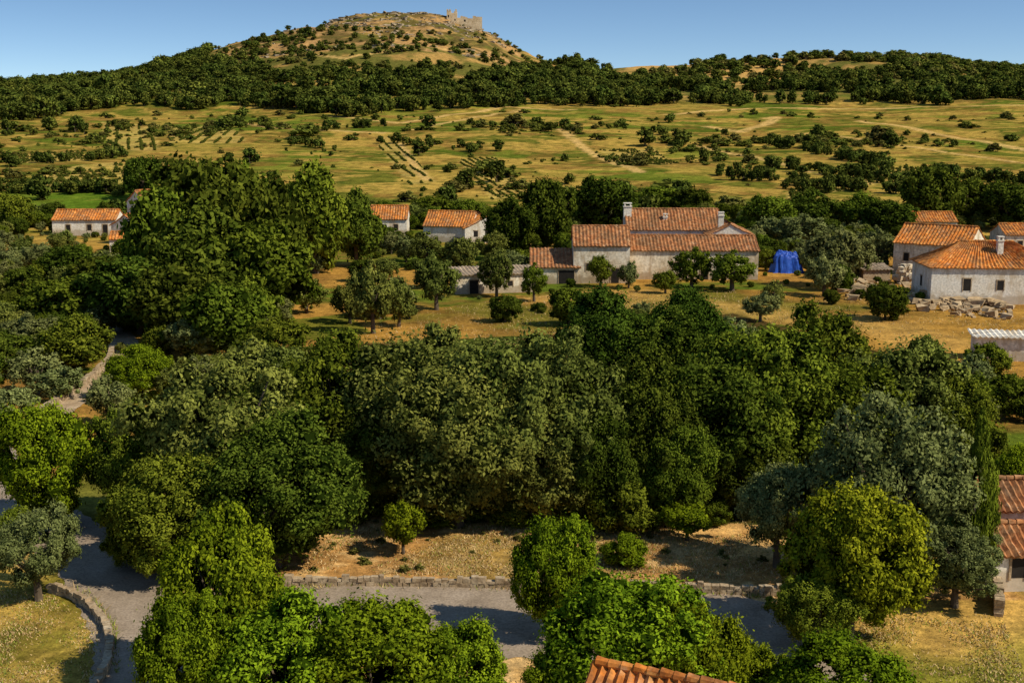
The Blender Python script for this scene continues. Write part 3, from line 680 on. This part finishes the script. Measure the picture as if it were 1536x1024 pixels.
# ------------------------------------------------------------ roads
ASPH=simple_mat('worn_asphalt',[(0.3,(0.235,0.175,0.12)),(0.5,(0.32,0.245,0.17)),(0.75,(0.41,0.32,0.235))],.5,scale2=9,bump=.15,bscale=20)
DIRT=simple_mat('dirt_path',[(0.3,(0.30,0.20,0.11)),(0.7,(0.54,0.40,0.25))],.8,scale2=6)
def ribbon(name,pts,widths,mat,lift=.02):
    pts=np.array([q[:2] for q in pts]); n=len(pts); tt=np.linspace(0,n-1,n*14)
    def cr(a):
        r=[]
        for q in tt:
            i=min(int(q),n-2); f=q-i; p0=a[max(i-1,0)];p1=a[i];p2=a[i+1];p3=a[min(i+2,n-1)]
            r.append(.5*((2*p1)+(-p0+p2)*f+(2*p0-5*p1+4*p2-p3)*f*f+(-p0+3*p1-3*p2+p3)*f**3))
        return np.array(r)
    cpt=cr(pts); w=np.interp(tt,np.arange(n),widths); d=np.gradient(cpt,axis=0); d/=np.linalg.norm(d,axis=1)[:,None]; nn=np.stack([-d[:,1],d[:,0]],1)
    V=[];Fc=[]; K=6
    for i in range(len(cpt)):
        for k in range(K+1):
            q=cpt[i]+nn[i]*w[i]*(k/K-.5)*(1+.04*math.sin(i*1.7+k)); V.append((q[0],q[1],float(H(q[0],q[1]))+lift+(0 if 0<k<K else -.015)))
    for i in range(len(cpt)-1):
        for k in range(K): s=i*(K+1)+k; Fc.append([s,s+1,s+K+2,s+K+1])
    return mesh_obj(name,V,Fc,[mat],smooth=True)
ribbon('road',[P(205,1150),P(208,1030),P(208,960),P(185,890),P(140,830),P(75,790),P(20,745),P(-20,690),P(-60,640)],[4.0,3.8,3.7,4.4,4.6,4.6,4.4,4.2,4],ASPH,.03)
ya=[P(190,925),P(330,925),P(500,922),P(700,925),P(900,930),P(1080,935),P(1180,985),P(1230,1080)]
ribbon('side_road',ya,[5,6.5,7.6,8.4,8.4,7.2,5.5,5],ASPH,.038)
ribbon('dirt_path',[P(60,640),P(100,608),P(145,580),P(178,548),P(185,515),P(165,490)],[2.4,2.4,2.6,2.8,3.0,2.8],DIRT,.08)

# ------------------------------------------------------------ dry grass
GR,t,o=nt('dry_grass_blades')
a=N(t,'ShaderNodeAttribute',attribute_name='tint'); cc=ramp(t,a.outputs['Fac'],[(0,(0.32,0.20,0.08)),(.6,(0.62,0.44,0.20)),(.8,(0.70,0.54,0.30)),(1,(0.22,0.25,0.04))])
p=N(t,'ShaderNodeBsdfDiffuse'); t.links.new(cc,p.inputs['Color']); t.links.new(p.outputs[0],o.inputs[0])
def grass(name,poly,n,hmin,hmax,gf_=.1):
    pp=np.array([P(*a)[:2] for a in poly]); x0,y0=pp.min(0); x1,y1=pp.max(0)
    q=rnd(n,x0,x1,y0,y1); q=q[pin(q,poly)]
    q=q[rs.rand(len(q))<np.clip((fbm(q[:,0]*.5,q[:,1]*.5,3)-.36)*3.2,.05,1)]; n=len(q); z=H(q[:,0],q[:,1]); th=rs.uniform(0,6.28,n); w=rs.uniform(.015,.04,n); h=rs.uniform(hmin,hmax,n)
    V=np.zeros((n,3,3)); V[:,0]=np.c_[q[:,0]-w*np.cos(th),q[:,1]-w*np.sin(th),z]; V[:,1]=np.c_[q[:,0]+w*np.cos(th),q[:,1]+w*np.sin(th),z]
    V[:,2]=np.c_[q[:,0]+rs.normal(0,.6,n)*h,q[:,1]+rs.normal(0,.6,n)*h,z+h]
    tn=rs.uniform(0,.7,n); tn[rs.rand(n)<gf_]=1
    mesh_obj(name,V.reshape(-1,3),np.arange(n*3).reshape(n,3),[GR],tint=tn)
grass('dry_grass',[(440,860),(520,780),(700,775),(850,765),(1150,775),(1180,872)],60000,.03,.13,.15)
grass('dry_grass',[(-40,880),(80,892),(150,940),(155,1010),(120,1060),(-60,1060)],20000,.03,.12,.35)
grass('dry_grass',[(1290,930),(1500,920),(1560,1060),(1280,1060)],20000,.03,.13,.35)
grass('dry_grass',[(440,525),(620,468),(860,438),(1250,440),(1536,476),(1560,580),(1300,500),(1090,480),(850,505),(600,540)],45000,.1,.3,.15)
grass('verge_grass',[(90,870),(140,890),(175,940),(180,1010),(168,1010),(165,940),(130,905),(85,885)],9000,.1,.35,.7)
grass('verge_grass',[(440,884),(800,888),(1170,898),(1170,892),(800,880),(440,876)],6000,.08,.3,.5)
# scattered weeds on the open ground near the road
q=rnd(1500,-18,32,57.5,70); px,row=ang(q); ok=(px>440)&(px<1170)&(row>772)&(row<866)&(rs.rand(len(q))<.14)
scatter('weeds',q[ok],rs.uniform(.12,.42,ok.sum()),MS['shrub'][0],'brush',1.6)

# low shrubs filling the mid ground (keep clear of buildings and open field)
q=rnd(9000,-115,120,88,262); px,row=ang(q); nz=fbm(q[:,0]*.06+8,q[:,1]*.06,3)
den=np.zeros(len(q))
den=np.where((px<440)&(row<620),np.where(nz>.51,.34,.03),den)
den=np.where((row<385)&(row>295),np.where(nz>.48,.40,.06),den)
den=np.where((px>430)&(px<860)&(row>385)&(row<490),np.where(nz>.5,.25,.03),den)
den=np.where((px>860)&(row>385)&(row<440),np.where(nz>.5,.22,.04),den)
den=np.where((px>1130)&(row>300)&(row<420),.3,den)
den=np.where((px>1430)&(row>550)&(row<720),.3,den)
den=np.where((px>860)&(px<1430)&(row>445)&(row<640),.015,den)
lane=np.array([P(*a)[:2] for a in [(60,640),(100,608),(125,592),(145,580),(165,562),(178,548),(185,515)]])
ok=rs.rand(len(q))<den
for fx,fy,fr in foot: ok&=np.hypot(q[:,0]-fx,q[:,1]-fy)>fr*0.9
for a in lane: ok&=np.hypot(q[:,0]-a[0],(q[:,1]-a[1])*.5)>3
q5=q[ok]; d=np.full(len(q5),99.)
for fx,fy,fr in foot: d=np.minimum(d,np.where(q5[:,1]<fy,np.hypot((q5[:,0]-fx),(q5[:,1]-fy)*.5)-fr,99))
sz=np.where(d<5,rs.uniform(.6,1.4,len(q5)),rs.uniform(1.2,4.4,len(q5)))
multi('mixed_shrubs',q5,sz,[(MS['olive_m'][0],'olive',1.15),(MS['round_m'][0],'mid',1.15),(MS['round_m'][1],'dark',1.2),(MS['olive_m'][1],'grey',1.1)])

# ------------------------------------------------------------ light, sky, camera
el=math.radians(44); sd=Vector((.90,-.44,0)).normalized(); S=Vector((sd.x*math.cos(el),sd.y*math.cos(el),math.sin(el)))
L_=bpy.data.lights.new('sun','SUN'); L_.energy=5.0; L_.angle=math.radians(.5); L_.color=(1,.92,.76)
lo=bpy.data.objects.new('sun',L_); scene.collection.objects.link(lo); lo.rotation_euler=S.to_track_quat('Z','Y').to_euler()
w=bpy.data.worlds.new('World'); scene.world=w; w.use_nodes=True; t=w.node_tree; t.nodes.clear()
sk=N(t,'ShaderNodeTexSky',sky_type='NISHITA'); sk.sun_disc=False; sk.sun_elevation=el; sk.sun_rotation=math.atan2(sd.x,sd.y); sk.dust_density=.4; sk.air_density=1.0; sk.ozone_density=1.5
tc=N(t,'ShaderNodeTexCoord'); mp=N(t,'ShaderNodeMapping'); mp.inputs['Scale'].default_value=(1,1,2.4); mp.inputs['Location'].default_value=(0,0,.035); t.links.new(tc.outputs['Generated'],mp.inputs[0]); t.links.new(mp.outputs[0],sk.inputs[0])
hs=N(t,'ShaderNodeHueSaturation'); hs.inputs['Saturation'].default_value=1.12; hs.inputs['Hue'].default_value=.497; t.links.new(sk.outputs[0],hs.inputs['Color'])
bg=N(t,'ShaderNodeBackground'); bg.inputs[1].default_value=.14; o=N(t,'ShaderNodeOutputWorld'); t.links.new(hs.outputs[0],bg.inputs[0]); t.links.new(bg.outputs[0],o.inputs[0])
cam=bpy.data.cameras.new('camera'); cam.sensor_width=36; cam.lens=F/1536*36; cam.clip_end=9000; cam.clip_start=.5
co=bpy.data.objects.new('camera',cam); scene.collection.objects.link(co); co.location=(0,0,CH); co.rotation_euler=(math.pi/2-PITCH,0,0); scene.camera=co
scene.view_settings.view_transform='Standard'; scene.view_settings.look='None'; scene.view_settings.exposure=0
